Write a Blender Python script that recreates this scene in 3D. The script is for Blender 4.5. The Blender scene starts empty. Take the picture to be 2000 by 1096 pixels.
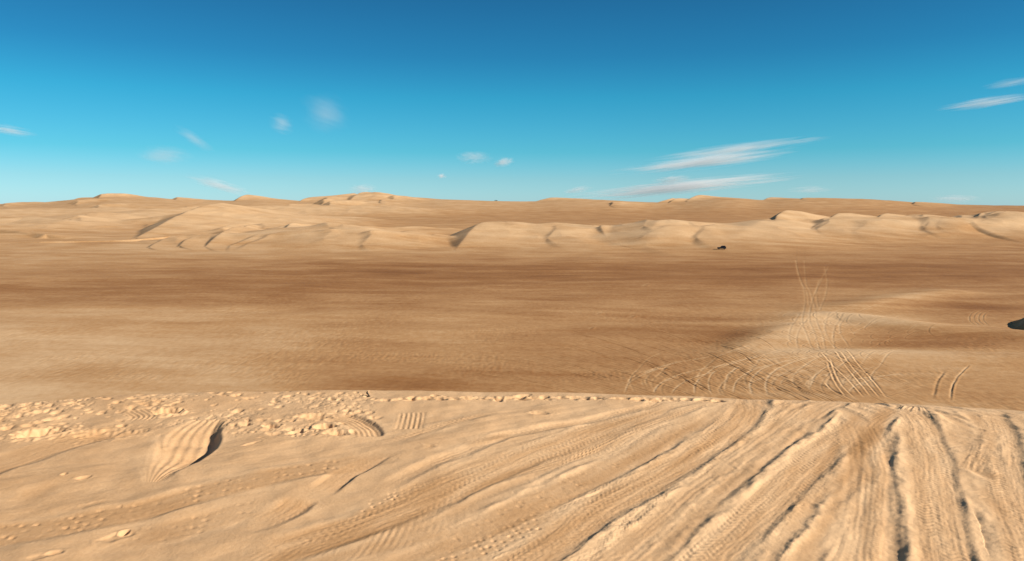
import bpy, math, random
import numpy as np

rng = np.random.default_rng(7)
random.seed(7)
scene = bpy.context.scene
C = scene.collection

# ------------------------------------------------------------------ camera model (photo is 2000 x 1096)
F = 1444.0
CAM_H = 1.65
PITCH = math.radians(5.8)
CP, SP = math.cos(PITCH), math.sin(PITCH)
PW, PH = 2000.0, 1096.0

def ray(px, py):
    a = (np.asarray(px, float) - PW / 2) / F
    b = (PH / 2 - np.asarray(py, float)) / F
    return a, CP + b * SP, -SP + b * CP

def on_plane(px, py, z=0.0):
    a, y, c = ray(px, py)
    k = (z - CAM_H) / c
    return a * k, y * k

def at_depth(px, py, Y):
    a, y, c = ray(px, py)
    k = Y / y
    return a * k, CAM_H + c * k

def project(x, Y, z):
    dz = z - CAM_H
    depth = Y * CP - dz * SP
    up = Y * SP + dz * CP
    return PW / 2 + F * x / depth, PH / 2 - F * up / depth

# ------------------------------------------------------------------ noise
_perm = rng.permutation(512).astype(np.int32)
_perm = np.concatenate([_perm, _perm])
_ang = rng.random(512) * 2 * math.pi
_gx, _gy = np.cos(_ang).astype(np.float32), np.sin(_ang).astype(np.float32)

def perlin(x, y):
    x = np.asarray(x, np.float32); y = np.asarray(y, np.float32)
    xi = np.floor(x).astype(np.int32); yi = np.floor(y).astype(np.int32)
    xf = x - xi; yf = y - yi
    u = xf * xf * xf * (xf * (xf * 6 - 15) + 10); v = yf * yf * yf * (yf * (yf * 6 - 15) + 10)
    def g(ix, iy, fx, fy):
        h = _perm[_perm[ix & 511] + (iy & 511)] & 511
        return _gx[h] * fx + _gy[h] * fy
    a = g(xi, yi, xf, yf); b = g(xi + 1, yi, xf - 1, yf)
    c = g(xi, yi + 1, xf, yf - 1); d = g(xi + 1, yi + 1, xf - 1, yf - 1)
    return (a + u * (b - a)) * (1 - v) + (c + u * (d - c)) * v      # about -0.7 .. 0.7

def fbm(x, y, o=3, gain=0.5):
    r = 0; a = 1.0; f = 1.0
    for i in range(o):
        r = r + a * perlin(x * f + 17.3 * i, y * f - 9.1 * i)
        a *= gain; f *= 2.03
    return r

def sstep(e0, e1, x):
    t = np.clip((x - e0) / (e1 - e0), 0, 1)
    return t * t * (3 - 2 * t)

def catmull(P, step):
    P = np.asarray(P, float)
    if len(P) == 2:
        n = max(2, int(np.hypot(*(P[1, :2] - P[0, :2])) / step))
        k = np.linspace(0, 1, n)[:, None]
        return P[0] * (1 - k) + P[1] * k
    Q = np.vstack([2 * P[0] - P[1], P, 2 * P[-1] - P[-2]])
    out = []
    for i in range(1, len(Q) - 2):
        p0, p1, p2, p3 = Q[i - 1], Q[i], Q[i + 1], Q[i + 2]
        n = max(2, int(np.hypot(*(p2[:2] - p1[:2])) / step))
        t = np.linspace(0, 1, n, endpoint=False)[:, None]
        out.append(0.5 * (2 * p1 + (p2 - p0) * t + (2 * p0 - 5 * p1 + 4 * p2 - p3) * t ** 2 + (3 * p1 - p0 - 3 * p2 + p3) * t ** 3))
    out.append(P[-1:])
    return np.vstack(out)

# ------------------------------------------------------------------ fan grids: columns of x/Y, rows of Y
class Fan:
    def __init__(self, t, Y):
        self.t = t; self.Y = Y
        self.T, self.YY = np.meshgrid(t, Y)
        self.X = self.T * self.YY
        self.shape = self.X.shape
    def window(self, x0, x1, y0, y1):
        r0, r1 = np.searchsorted(self.Y, [y0, y1])
        if r1 <= r0: return None
        ts = [x0 / y0, x0 / y1, x1 / y0, x1 / y1]
        c0, c1 = np.searchsorted(self.t, [min(ts), max(ts)])
        if c1 <= c0: return None
        return slice(max(r0 - 1, 0), r1 + 1), slice(max(c0 - 1, 0), c1 + 1)

def nearest_on_curve(fan, S, reach):
    """distance fields to a sampled curve S (n,2+): returns window, signed side u, arc length s, sample index"""
    n = len(S)
    tan = np.gradient(S[:, :2], axis=0)
    tan /= np.linalg.norm(tan, axis=1)[:, None] + 1e-9
    arc = np.concatenate([[0], np.cumsum(np.hypot(*np.diff(S[:, :2], axis=0).T))])
    w = fan.window(S[:, 0].min() - reach, S[:, 0].max() + reach, max(S[:, 1].min() - reach, 0.5), S[:, 1].max() + reach)
    if w is None: return None
    shp = fan.X[w].shape
    best = np.full(shp, 1e9, np.float32); idx = np.zeros(shp, np.int32)
    CH = 12
    for i in range(0, n, CH):
        seg = S[i:i + CH]
        ww = fan.window(seg[:, 0].min() - reach, seg[:, 0].max() + reach, max(seg[:, 1].min() - reach, 0.5), seg[:, 1].max() + reach)
        if ww is None: continue
        r = slice(max(ww[0].start - w[0].start, 0), ww[0].stop - w[0].start)
        c = slice(max(ww[1].start - w[1].start, 0), ww[1].stop - w[1].start)
        x = fan.X[w][r, c]; y = fan.YY[w][r, c]
        b = best[r, c]; k = idx[r, c]
        for j in range(len(seg)):
            d = (x - seg[j, 0]) ** 2 + (y - seg[j, 1]) ** 2
            m = d < b
            b[m] = d[m]; k[m] = i + j
    x = fan.X[w]; y = fan.YY[w]
    dx = x - S[idx, 0]; dy = y - S[idx, 1]
    u = dx * tan[idx, 1] - dy * tan[idx, 0]            # positive on the right of travel
    along = dx * tan[idx, 0] + dy * tan[idx, 1]
    s = arc[idx] + along
    u = np.where(best < 1e8, u, 1e3)
    return w, u, s, idx, arc[-1], along

# ------------------------------------------------------------------ mesh helpers
def mesh_from(name, verts, quads, attrs=None, smooth=True, mat=None):
    me = bpy.data.meshes.new(name)
    nv, nf = len(verts), len(quads)
    me.vertices.add(nv); me.vertices.foreach_set('co', np.ascontiguousarray(verts, np.float32).ravel())
    me.loops.add(nf * 4); me.loops.foreach_set('vertex_index', np.ascontiguousarray(quads, np.int32).ravel())
    me.polygons.add(nf); me.polygons.foreach_set('loop_start', np.arange(0, nf * 4, 4, dtype=np.int32))
    me.polygons.foreach_set('use_smooth', np.full(nf, smooth, bool))
    for k, v in (attrs or {}).items():
        a = me.attributes.new(k, 'FLOAT', 'POINT'); a.data.foreach_set('value', np.ascontiguousarray(v, np.float32).ravel())
    me.update(calc_edges=True)
    if mat: me.materials.append(mat)
    o = bpy.data.objects.new(name, me); C.objects.link(o)
    return o

def grid_quads(R, K):
    i = np.arange(R * K).reshape(R, K)
    return np.stack([i[:-1, :-1], i[:-1, 1:], i[1:, 1:], i[1:, :-1]], -1).reshape(-1, 4)

def submesh(verts, quads, attrs, sel):
    q = quads[sel]
    used, inv = np.unique(q, return_inverse=True)
    return verts[used], inv.reshape(-1, 4), {k: v[used] for k, v in attrs.items()}

# ------------------------------------------------------------------ materials
def srgb(r, g, b):
    f = lambda c: (c / 255 / 12.92) if c <= 10.3 else ((c / 255 + 0.055) / 1.055) ** 2.4
    return (f(r), f(g), f(b), 1)

def new_mat(name):
    m = bpy.data.materials.new(name); m.use_nodes = True
    nt = m.node_tree; nt.nodes.clear()
    out = nt.nodes.new('ShaderNodeOutputMaterial')
    return m, nt, out

def sand_material(name, stops, grain_scale, bump, bump_dist, speckle):
    """sand: colour by the 'tone' attribute (fine pale sand .. coarse brown lag) with grain"""
    m, nt, out = new_mat(name); N = nt.nodes; L = nt.links
    p = N.new('ShaderNodeBsdfPrincipled'); p.inputs['Roughness'].default_value = 0.95
    p.inputs['Specular IOR Level'].default_value = 0.12
    at = N.new('ShaderNodeAttribute'); at.attribute_name = 'tone'
    geo = N.new('ShaderNodeNewGeometry')
    n1 = N.new('ShaderNodeTexNoise'); n1.inputs['Scale'].default_value = grain_scale; n1.inputs['Detail'].default_value = 5; n1.inputs['Roughness'].default_value = 0.7
    L.new(geo.outputs['Position'], n1.inputs['Vector'])
    n2 = N.new('ShaderNodeTexNoise'); n2.inputs['Scale'].default_value = grain_scale * 0.06; n2.inputs['Detail'].default_value = 4
    L.new(geo.outputs['Position'], n2.inputs['Vector'])
    def math_(op, a, b):
        k = N.new('ShaderNodeMath'); k.operation = op
        for i, v in enumerate((a, b)):
            if isinstance(v, (int, float)): k.inputs[i].default_value = v
            else: L.new(v, k.inputs[i])
        return k.outputs[0]
    d = math_('MULTIPLY', math_('SUBTRACT', n1.outputs['Fac'], 0.5), speckle)
    e = math_('MULTIPLY', math_('SUBTRACT', n2.outputs['Fac'], 0.5), speckle * 0.8)
    tone = math_('ADD', math_('ADD', at.outputs['Fac'], d), e)
    cr = N.new('ShaderNodeValToRGB'); el = cr.color_ramp.elements
    while len(el) < len(stops): el.new(0.5)
    for k, (pos, col) in zip(el, stops): k.position = pos; k.color = col
    L.new(tone, cr.inputs['Fac']); L.new(cr.outputs['Color'], p.inputs['Base Color'])
    b = N.new('ShaderNodeBump'); b.inputs['Strength'].default_value = bump; b.inputs['Distance'].default_value = bump_dist
    L.new(n1.outputs['Fac'], b.inputs['Height']); L.new(b.outputs['Normal'], p.inputs['Normal'])
    L.new(p.outputs['BSDF'], out.inputs['Surface'])
    return m

def plain(name, col, rough=0.6, metal=0.0, noise=0.0):
    m, nt, out = new_mat(name); N = nt.nodes; L = nt.links
    p = N.new('ShaderNodeBsdfPrincipled'); p.inputs['Roughness'].default_value = rough; p.inputs['Metallic'].default_value = metal
    t = N.new('ShaderNodeTexNoise'); t.inputs['Scale'].default_value = 6
    mix = N.new('ShaderNodeMix'); mix.data_type = 'RGBA'
    mix.inputs[6].default_value = col; mix.inputs[7].default_value = tuple(c * (1 - noise) for c in col[:3]) + (1,)
    co = N.new('ShaderNodeTexCoord'); L.new(co.outputs['Object'], t.inputs['Vector'])
    L.new(t.outputs['Fac'], mix.inputs[0]); L.new(mix.outputs[2], p.inputs['Base Color'])
    L.new(p.outputs['BSDF'], out.inputs['Surface'])
    return m

FG_STOPS = [(0.0, (0.71, 0.455, 0.248, 1)), (0.5, (0.53, 0.302, 0.142, 1)), (1.0, (0.33, 0.165, 0.060, 1))]
VA_STOPS = [(0.0, (0.62, 0.40, 0.215, 1)), (0.35, (0.462, 0.254, 0.110, 1)), (0.7, (0.310, 0.143, 0.051, 1)), (1.0, (0.205, 0.082, 0.026, 1))]
M_fg = sand_material('fine_sand', FG_STOPS, 40.0, 0.40, 0.010, 0.46)
M_va = sand_material('valley_sand', VA_STOPS, 0.9, 0.35, 0.14, 0.55)

def structure(o, label):
    o['kind'] = 'structure'; o['label'] = label
    return o

def tag(o, label, cat, group=None):
    o['label'] = label; o['category'] = cat
    if group: o['group'] = group
    return o

# ================================================================== FOREGROUND DUNE
def build_foreground():
    t = np.concatenate([np.linspace(-1.25, -0.74, 70, endpoint=False), np.linspace(-0.74, 0.74, 1500), np.linspace(0.74, 1.25, 71)[1:]])
    inv = np.linspace(1 / 3.05, 1 / 7.6, 760)
    Y = np.concatenate([np.linspace(1.0, 3.05, 90, endpoint=False), 1 / inv, 7.6 + (np.geomspace(0.05, 40, 50))])
    fan = Fan(t, Y)
    X, YY = fan.X, fan.YY
    # brink of the dune, read off the photo and laid on the ground
    e = np.array([(-700, 850), (-300, 812), (0, 788), (60, 784), (120, 779), (230, 771), (350, 766), (500, 763.5), (700, 761), (830, 762), (960, 764),
                  (1100, 766), (1250, 769), (1400, 772), (1600, 776), (1750, 779), (1850, 783), (2000, 791), (2300, 812), (2700, 850)], float)
    ex, ey = on_plane(e[:, 0], e[:, 1])
    o = np.argsort(ex)
    Yb = np.interp(X, ex[o], ey[o])
    kk = np.interp(fan.T, [-0.7, 0.10, 0.25, 0.5, 0.7], [0.03, 0.03, 0.10, 0.22, 0.26])
    sd = YY - Yb - 0.98 * kk
    drop = -0.65 * kk * np.logaddexp(0, sd / kk) + 0.0
    base = drop + 0.018 * fbm(X * 0.9, YY * 0.9, 2) * sstep(0.3, -0.5, YY - Yb)
    R = np.zeros(fan.shape); tone = np.full(fan.shape, 0.10)
    n_lo = fbm(X * 2.2 + 5, YY * 2.2, 3)
    n_hi = fbm(X * 9 + 31, YY * 9 + 3, 3)

    # ---- flow of the wheel tracks: guide curves, near to far, left to right
    guides = [
        [(-300, 1080), (0, 1041), (105, 1030), (280, 995), (420, 957), (560, 925), (700, 901), (850, 868), (1100, 812), (1250, 788)],
        [(300, 1096), (480, 1040), (635, 971), (705, 925), (757, 894), (880, 855), (1100, 815), (1280, 786)],
        [(480, 1120), (600, 1085), (740, 1037), (862, 988), (950, 950), (1055, 901), (1125, 876), (1195, 845), (1258, 824), (1330, 800), (1400, 782)],
        [(700, 1140), (880, 1080), (1000, 1030), (1090, 985), (1195, 936), (1265, 897), (1330, 860), (1400, 820), (1460, 782)],
        [(950, 1180), (1118, 1072), (1195, 1006), (1300, 946), (1360, 910), (1422, 870), (1475, 827), (1495, 785)],
        [(1220, 1160), (1300, 1093), (1373, 1022), (1430, 967), (1482, 922), (1545, 869), (1611, 815), (1645, 785)],
        [(1380, 1150), (1443, 1093), (1496, 1044), (1541, 999), (1597, 936), (1650, 887), (1713, 845), (1740, 785)],
        [(1560, 1180), (1604, 1093), (1625, 1055), (1653, 988), (1688, 922), (1697, 880), (1720, 840), (1755, 786)],
        [(1690, 1180), (1700, 1093), (1702, 1006), (1715, 929), (1725, 870), (1745, 830), (1780, 786)],
        [(1925, 1180), (1909, 1093), (1895, 1048), (1877, 967), (1860, 901), (1835, 841), (1805, 790)],
        [(2130, 1180), (2075, 1055), (2030, 960), (1990, 880), (1965, 810), (1940, 790)],
    ]
    gx = []
    for g in guides:
        a = np.array(g, float); x, y = on_plane(a[:, 0], a[:, 1]); o = np.argsort(y)
        gx.append(np.interp(Y, y[o], x[o]))
    gx = np.array(gx)                                   # guides x rows
    U = np.zeros(fan.shape)
    for r in range(len(Y)):
        g = gx[:, r]; g = np.maximum.accumulate(g + np.arange(len(g)) * 1e-3)
        gg = np.concatenate([[g[0] - 3 * 0.6], g, [g[-1] + 3 * 0.6]])
        U[r] = np.interp(X[r], gg, np.concatenate([[-3], np.arange(len(g)), [len(g) + 2]]))
    near = sstep(0.25, -0.2, YY - Yb)
    flow_m = sstep(1.2, 3.6, U) * near
    streak = perlin(U * 3.1, YY * 0.35) * 0.6 + perlin(U * 7.3 + 9, YY * 0.6 + 4) * 0.35 + perlin(U * 14 + 3, YY * 0.7) * 0.12
    R += 0.012 * streak * (0.30 * near + flow_m)
    tone += 0.10 * perlin(U * 5.1 + 40, YY * 0.5) * (0.3 + flow_m)
    R += 0.016 * n_lo * near + 0.0016 * n_hi * flow_m
    tone += 0.10 * n_lo

    # ---- wheel tracks
    def stroke(pts, hw, depth, berm=0.0, tread=None, wall=0.035, edge=None, fade=(0.25, 0.25), dt=0.10, lam=0.055, td=0.006, wob=0.006, bw=0.035, bl=1.0, world=False, dk=1.0):
        P = np.array([(p[0], p[1], p[2] if len(p) > 2 else 1.0, p[3] if len(p) > 3 else 1.0) for p in pts], float)
        if not world: P[:, 0], P[:, 1] = on_plane(P[:, 0], P[:, 1])
        S = catmull(P, 0.02)
        tg = np.gradient(S[:, :2], axis=0); tg /= np.linalg.norm(tg, axis=1)[:, None] + 1e-9
        nr = np.stack([tg[:, 1], -tg[:, 0]], 1)
        if edge == 'R': S[:, :2] -= nr * (hw * S[:, 2:3])
        if edge == 'L': S[:, :2] += nr * (hw * S[:, 2:3])
        reach = hw * S[:, 2].max() + 0.16
        q = nearest_on_curve(fan, S, reach)
        if q is None: return
        w, u, s, idx, total, along = q
        ph = random.uniform(0, 90)
        u = u + wob * 2.2 * perlin(s * 3.1 + ph, s * 0 + ph) + wob * 0.8 * perlin(s * 9 + ph, s * 0 + 2.5) + wob * 0.5 * perlin(s * 26 + ph, u * 14)
        H = hw * S[idx, 2]; D = 0.34 * depth * dk * S[idx, 3] * (1 + 0.75 * perlin(s * 1.6 + ph, s * 0 + 7.7) + 0.4 * perlin(s * 6 + ph, s * 0 + 1.7))
        f = sstep(0, max(fade[0], 1e-3), s) * sstep(0, max(fade[1], 1e-3), total - s) if max(fade) > 0 else (np.abs(along) < 0.05) * 1.0
        a = np.abs(u)
        ul = u if edge != 'L' else -u
        mi = np.where(ul > 0, sstep(H + wall * 0.9, H - wall * 1.1, a), sstep(H + wall * 0.9, H - wall * 1.6, a)) * f
        uh = np.clip(u / np.maximum(H, .01), -1, 1)
        rel = -D * (0.58 + 0.42 * uh) if edge == 'R' else (-D * (0.58 - 0.42 * uh) if edge == 'L' else -D)
        if tread == 'lug':          # two staggered rows of blocks
            row = np.floor((u / H + 1) * 2)
            ps = (s / lam + 0.5 * (row % 2))
            cell = np.floor(ps) * 7.13 + row * 3.7
            amp = 0.45 + 1.3 * perlin(cell * 0.37 + ph, cell * 0.11)
            fu = (u / H + 1) * 2 - row - 0.5; fs = ps - np.floor(ps) - 0.5 + 0.3 * np.sin(cell * 5.1); fu = fu + 0.25 * np.sin(cell * 3.3)
            rel = rel - td * 0.62 * np.clip(amp, 0, 1.2) ** 1.5 * np.exp(-((fu / 0.27) ** 2 + (fs / 0.23) ** 2))
        elif tread == 'herring':
            ps = s / lam + a / lam * 0.9
            rel = rel + 0.12 * td * (sstep(0.25, 0.7, np.abs((ps % 1) - 0.5) * 2) - 0.5) * np.clip(0.6 + 1.6 * perlin(s * 4 + ph, u * 8), 0, 1.5)
        elif tread == 'diag':
            ps = s / lam + u / lam * 0.8
            rel = rel + 0.10 * td * np.sin(ps * 2 * math.pi) * np.clip(0.5 + 1.8 * perlin(s * 5 + ph, u * 8), 0, 1.5)
        elif tread == 'rib':        # lengthwise grooves with faint cross marks
            rel = rel + td * 0.6 * np.sin(u / H * math.pi * 5.5) * (0.8 + 0.8 * perlin(s * 9 + ph, u * 12)) + 0.40 * td * np.sin(s / lam * 2 * math.pi) * np.clip(0.5 + 1.5 * perlin(s * 8 + ph, u * 12), 0, 1)
        elif tread == 'fine':
            rel = rel + td * 0.18 * np.sin(u / H * math.pi * 3.4 + 2 * perlin(s * 1.5 + ph, s * 0)) * (0.6 + perlin(s * 2.5 + ph, s * 0 + 1)) + td * 0.45 * np.sin(s / lam * 2.6 * math.pi + 1.5 * np.sin(u / H * 9)) * np.sin(u / H * math.pi * 3.0 + ph) * np.clip(0.35 + 1.6 * perlin(s * 2 + ph, u * 7), 0, 1) + td * 0.42 * perlin(s * 1.3 + ph, u * 36) * (0.6 + 1.2 * perlin(s * 1.1 + ph, u * 6)) + td * 0.35 * perlin(s * 5 + ph, u * 60) + td * 0.30 * perlin(s * 26 + ph, u * 44)
        elif tread == 'slab':       # slid, stepped across
            rel = rel + td * perlin(s * 5 + ph, u * 3) * 0.7 + td * 0.4 * perlin(s * 1.5, u * 40) + td * 0.15 * perlin(s * 24, u * 34)
        sub = R[w]
        bm = np.exp(-((a - H - bw * 0.8) / bw) ** 2) * (a > H - bw) * f
        clump = 0.6 + 0.9 * perlin(s * 7 + ph, u * 9 + ph) + 0.5 * perlin(s * 19 + ph, u * 17)
        side = np.where(u < 0, bl, 1.0)
        R[w] = sub * (1 - 0.92 * mi) + rel * mi + 0.45 * berm * bm * np.clip(clump, 0, 2) * side * (1 - mi)
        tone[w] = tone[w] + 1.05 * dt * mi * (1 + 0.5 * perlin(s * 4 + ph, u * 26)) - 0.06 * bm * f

    # faint older tracks following the flow
    for i in range(64):
        u0 = random.uniform(1.3, 9.8)
        ya, yb = random.uniform(2.2, 4.6), random.uniform(5.0, 6.8)
        ys = np.linspace(ya, yb, 7); j = int(u0); fr = u0 - j
        px_ = [np.interp(yy, Y, gx[j] * (1 - fr) + gx[min(j + 1, 10)] * fr) + random.uniform(-.05, .05) for yy in ys]
        stroke(list(zip(px_, ys)), random.uniform(0.04, 0.13), random.uniform(0.012, 0.045), berm=random.uniform(0.003, 0.011), edge=random.choice(['R', 'R', None]),
               tread=random.choice(['fine', 'herring', None, 'fine']), td=0.004, fade=(0.5, 0.4), dt=0.06, world=True, wob=0.012)

    # left: tread dotted band and its neighbours
    stroke([(-200, 1062), (0, 1042), (105, 1030), (200, 1010), (280, 995), (420, 957), (560, 925), (700, 901), (800, 880)], 0.135, 0.012, 0.004, 'lug', lam=0.062, td=0.013, dt=0.20, fade=(0.1, 0.7))
    stroke([(200, 1036), (290, 1011), (360, 990), (440, 968)], 0.06, 0.014, 0.0, 'fine', td=0.002, edge='R', fade=(0.4, 0.4), dt=0.08)
    stroke([(180, 1060), (330, 1035), (490, 992), (600, 962)], 0.12, 0.005, 0.0, 'lug', lam=0.06, td=0.008, fade=(0.3, 0.5), dt=0.10)
    stroke([(450, 1044), (520, 1034), (575, 1010), (610, 984), (625, 972)], 0.10, 0.034, 0.004, 'fine', td=0.003, edge='R', wall=0.03, fade=(0.45, 0.12), dt=0.22, dk=1.7)
    stroke([(632, 972), (660, 957), (705, 925), (757, 894), (800, 881)], 0.09, 0.024, 0.002, 'fine', td=0.002, edge='R', wall=0.022, fade=(0.2, 0.5), dt=0.06, dk=1.7)
    stroke([(470, 1078), (560, 1068), (640, 1045), (720, 1018), (800, 985), (870, 935), (900, 912)], 0.15, 0.006, 0.002, 'herring', lam=0.05, td=0.009, fade=(0.3, 0.35), dt=0.16)
    stroke([(690, 1010), (760, 975), (830, 950), (880, 925)], 0.07, 0.006, 0.0, 'lug', lam=0.045, td=0.012, fade=(0.1, 0.2), dt=0.10)
    stroke([(420, 1105), (600, 1088), (760, 1050), (900, 1010)], 0.13, 0.008, 0.003, 'diag', lam=0.045, td=0.008, fade=(0.3, 0.3), dt=0.10)
    stroke([(820, 878), (838, 877), (852, 870)], 0.035, 0.020, 0.003, None, edge='R', fade=(0.1, 0.03), dt=0.10)
    stroke([(900, 868), (950, 858), (1010, 845)], 0.06, 0.006, 0.0, 'lug', lam=0.05, td=0.006, fade=(0.1, 0.2), dt=0.10)
    stroke([(800, 835), (840, 828), (890, 812)], 0.07, 0.018, 0.003, None, edge='R', fade=(0.3, 0.2), dt=0.10)
    stroke([(740, 872), (830, 846), (900, 826), (980, 806)], 0.06, 0.012, 0.003, 'fine', edge='R', fade=(0.3, 0.3), dt=0.06)
    # long tracks
    stroke([(470, 1130), (600, 1088), (740, 1037), (862, 988), (950, 950), (1055, 901), (1125, 876), (1195, 845), (1258, 824), (1320, 802)], 0.135, 0.026, 0.006, 'fine', td=0.0035, edge='R', wall=0.03, fade=(0.5, 0.6), dt=0.13)
    stroke([(1000, 938), (1100, 905), (1180, 872), (1290, 826), (1390, 790)], 0.05, 0.012, 0.004, 'fine', edge='R', fade=(0.3, 0.3), dt=0.05)
    stroke([(820, 1110), (880, 1080), (1000, 1030), (1090, 985), (1195, 936), (1265, 897), (1330, 858), (1410, 810)], 0.125, 0.026, 0.006, 'lug', lam=0.05, td=0.006, edge='R', wall=0.03, fade=(0.3, 0.6), dt=0.14)
    stroke([(830, 1115), (900, 1085), (990, 1045), (1060, 1015), (1110, 995)], 0.09, 0.010, 0.003, 'lug', lam=0.05, td=0.012, fade=(0.1, 0.3), dt=0.14)
    stroke([(1010, 1150), (1118, 1076), (1195, 1008), (1300, 948), (1360, 910), (1422, 870), (1470, 830), (1487, 800), (1478, 784)], 0.115, 0.036, 0.008, 'fine', td=0.004, edge='R', wall=0.035, fade=(0.2, 0.2), dt=0.12)
    stroke([(1200, 1096), (1218, 1078), (1240, 1050), (1266, 1030), (1300, 1008), (1345, 968), (1400, 915)], 0.055, 0.020, 0.016, None, wob=0.030, fade=(0.1, 0.4), dt=0.02)
    stroke([(1235, 1150), (1300, 1093), (1373, 1022), (1430, 967), (1482, 922), (1545, 869), (1611, 815), (1650, 789), (1658, 777)], 0.14, 0.036, 0.012, 'slab', td=0.006, edge='R', wall=0.028, fade=(0.1, 0.1), dt=0.10, bl=1.6)
    stroke([(1275, 1096), (1330, 1040), (1392, 980), (1450, 925), (1515, 872), (1590, 815)], 0.045, 0.012, 0.012, 'diag', lam=0.09, td=0.006, wob=0.02, fade=(0.2, 0.3), dt=0.05)
    stroke([(1385, 1150), (1443, 1093), (1496, 1044), (1541, 999), (1597, 936), (1650, 887), (1713, 845), (1769, 806), (1785, 797)], 0.13, 0.032, 0.010, 'fine', td=0.004, edge='R', wall=0.03, fade=(0.1, 0.1), dt=0.06, bl=1.3)
    stroke([(1580, 1150), (1604, 1093), (1625, 1055), (1653, 988), (1680, 930), (1693, 890), (1690, 862)], 0.05, 0.030, 0.010, None, edge='R', wall=0.03, fade=(0.1, 0.15), dt=0.05, wob=0.014)
    stroke([(1500, 1120), (1545, 1060), (1590, 1000), (1620, 950)], 0.04, 0.020, 0.012, None, edge='R', wob=0.025, fade=(0.1, 0.3), dt=0.03)
    stroke([(1545, 1120), (1590, 1070), (1640, 1010), (1668, 960)], 0.03, 0.018, 0.010, None, edge='R', wob=0.03, fade=(0.1, 0.3), dt=0.03)
    stroke([(1768, 1160), (1766, 1093), (1764, 1006), (1760, 940), (1748, 880), (1735, 852), (1722, 832)], 0.15, 0.050, 0.010, 'slab', td=0.008, edge='R', wall=0.10, fade=(0.1, 0.08), dt=0.12, dk=0.9)
    stroke([(1700, 1096), (1712, 1000), (1716, 930), (1706, 870)], 0.05, 0.006, 0.004, 'fine', lam=0.03, td=0.003, fade=(0.1, 0.2), dt=0.05)
    stroke([(1830, 1150), (1822, 1080), (1812, 1000), (1800, 930), (1785, 870), (1770, 830)], 0.05, 0.020, 0.014, None, edge='R', wob=0.022, fade=(0.1, 0.2), dt=0.03)
    stroke([(1925, 1170), (1909, 1093), (1895, 1048), (1877, 967), (1860, 901), (1835, 841), (1812, 810), (1795, 797)], 0.125, 0.028, 0.008, 'fine', td=0.004, edge='R', wall=0.03, fade=(0.1, 0.15), dt=0.07, bl=1.3)
    stroke([(1935, 1100), (1925, 1055), (1910, 1020), (1893, 985)], 0.07, 0.035, 0.003, None, wall=0.09, fade=(0.25, 0.25), dt=0.03, wob=0.01)
    stroke([(2010, 1160), (1993, 1093), (1975, 1037), (1963, 975)], 0.035, 0.022, 0.008, None, edge='R', wob=0.01, fade=(0.1, 0.12), dt=0.05)
    stroke([(2110, 1160), (2060, 1055), (2018, 960), (1998, 900), (1986, 848), (1966, 812), (1955, 800)], 0.12, 0.028, 0.008, 'fine', td=0.004, edge='R', wall=0.035, fade=(0.1, 0.1), dt=0.06, bl=1.3)
    stroke([(1950, 862), (1905, 852), (1870, 846), (1845, 836)], 0.03, 0.022, 0.010, None, edge='L', fade=(0.08, 0.2), dt=0.04)
    stroke([(1945, 935), (1918, 927), (1895, 915), (1880, 904)], 0.05, 0.036, 0.012, None, edge='L', fade=(0.06, 0.15), dt=0.05)
    stroke([(1920, 922), (1930, 893), (1940, 868)], 0.07, 0.016, 0.006, 'fine', edge='R', fade=(0.05, 0.05), dt=0.05)
    stroke([(1955, 905), (1948, 880), (1946, 840)], 0.03, 0.016, 0.008, None, edge='R', fade=(0.1, 0.1), dt=0.04)
    for (a, b, c) in [((1960, 804), (1890, 798), (1800, 783)), ((1985, 812), (1930, 803), (1850, 788)), ((1900, 820), (1850, 806), (1815, 792)),
                      ((1930, 842), (1880, 822), (1830, 800)), ((1700, 828), (1672, 806), (1640, 790)), ((1722, 812), (1690, 800), (1655, 786)),
                      ((1600, 848), (1612, 832), (1618, 815)), ((1760, 806), (1738, 794), (1700, 780)), ((1560, 800), (1572, 792), (1578, 784))]:
        stroke([a, b, c], random.uniform(0.03, 0.06), random.uniform(0.014, 0.024), 0.010, None, wob=0.014, fade=(0.08, 0.12), dt=0.04, edge='R')
    # rubble thrown up between the tracks at right
    rub = flow_m * sstep(0.05, 0.35, fbm(X * 1.7 + 2, YY * 1.7 + 8, 2) + 0.30 * sstep(5.0, 7.0, U) + 0.15 * sstep(5.0, 6.2, YY))
    rr = perlin(X * 13, YY * 13) ; rr2 = perlin(X * 27 + 4, YY * 27)
    R += rub * (0.005 * np.clip(rr, -0.05, 1) + 0.0012 * np.clip(rr2, -0.2, 1))

    # left: bank, churned-up band below the brink
    stroke([(-80, 960), (0, 925), (70, 900), (140, 874), (210, 857), (280, 845), (340, 832)], 0.17, 0.045, 0.002, 'slab', td=0.0045, edge='R', wall=0.05, fade=(0.1, 0.5), dt=0.12, dk=1.3)
    stroke([(0, 1000), (60, 968), (110, 945), (190, 930)], 0.08, 0.016, 0.0, None, wall=0.06, fade=(0.3, 0.4), dt=0.14)
    def pit(px, py, r, d, rim=0.25, asp=1.0, rot=0.0, tn=0.05, sharp=3.0):
        x0, y0 = on_plane(px, py)
        w = fan.window(x0 - 2.4 * r * asp - r, x0 + 2.4 * r * asp + r, max(y0 - 2.4 * r * asp - r, .6), y0 + 2.4 * r * asp + r)
        if w is None: return
        dx, dy = X[w] - x0, YY[w] - y0
        c, s_ = math.cos(rot), math.sin(rot)
        a, b = (dx * c + dy * s_) / (r * asp), (-dx * s_ + dy * c) / r
        q = np.hypot(a, b) * (1 + 0.4 * perlin(dx * 24 + px, dy * 24 + py))
        hole = np.exp(-np.power(q, sharp))
        ring = np.exp(-((q - 1.4) / 0.5) ** 2) * (0.8 + 0.8 * perlin(dx * 18 + py, dy * 18 + px))
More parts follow.
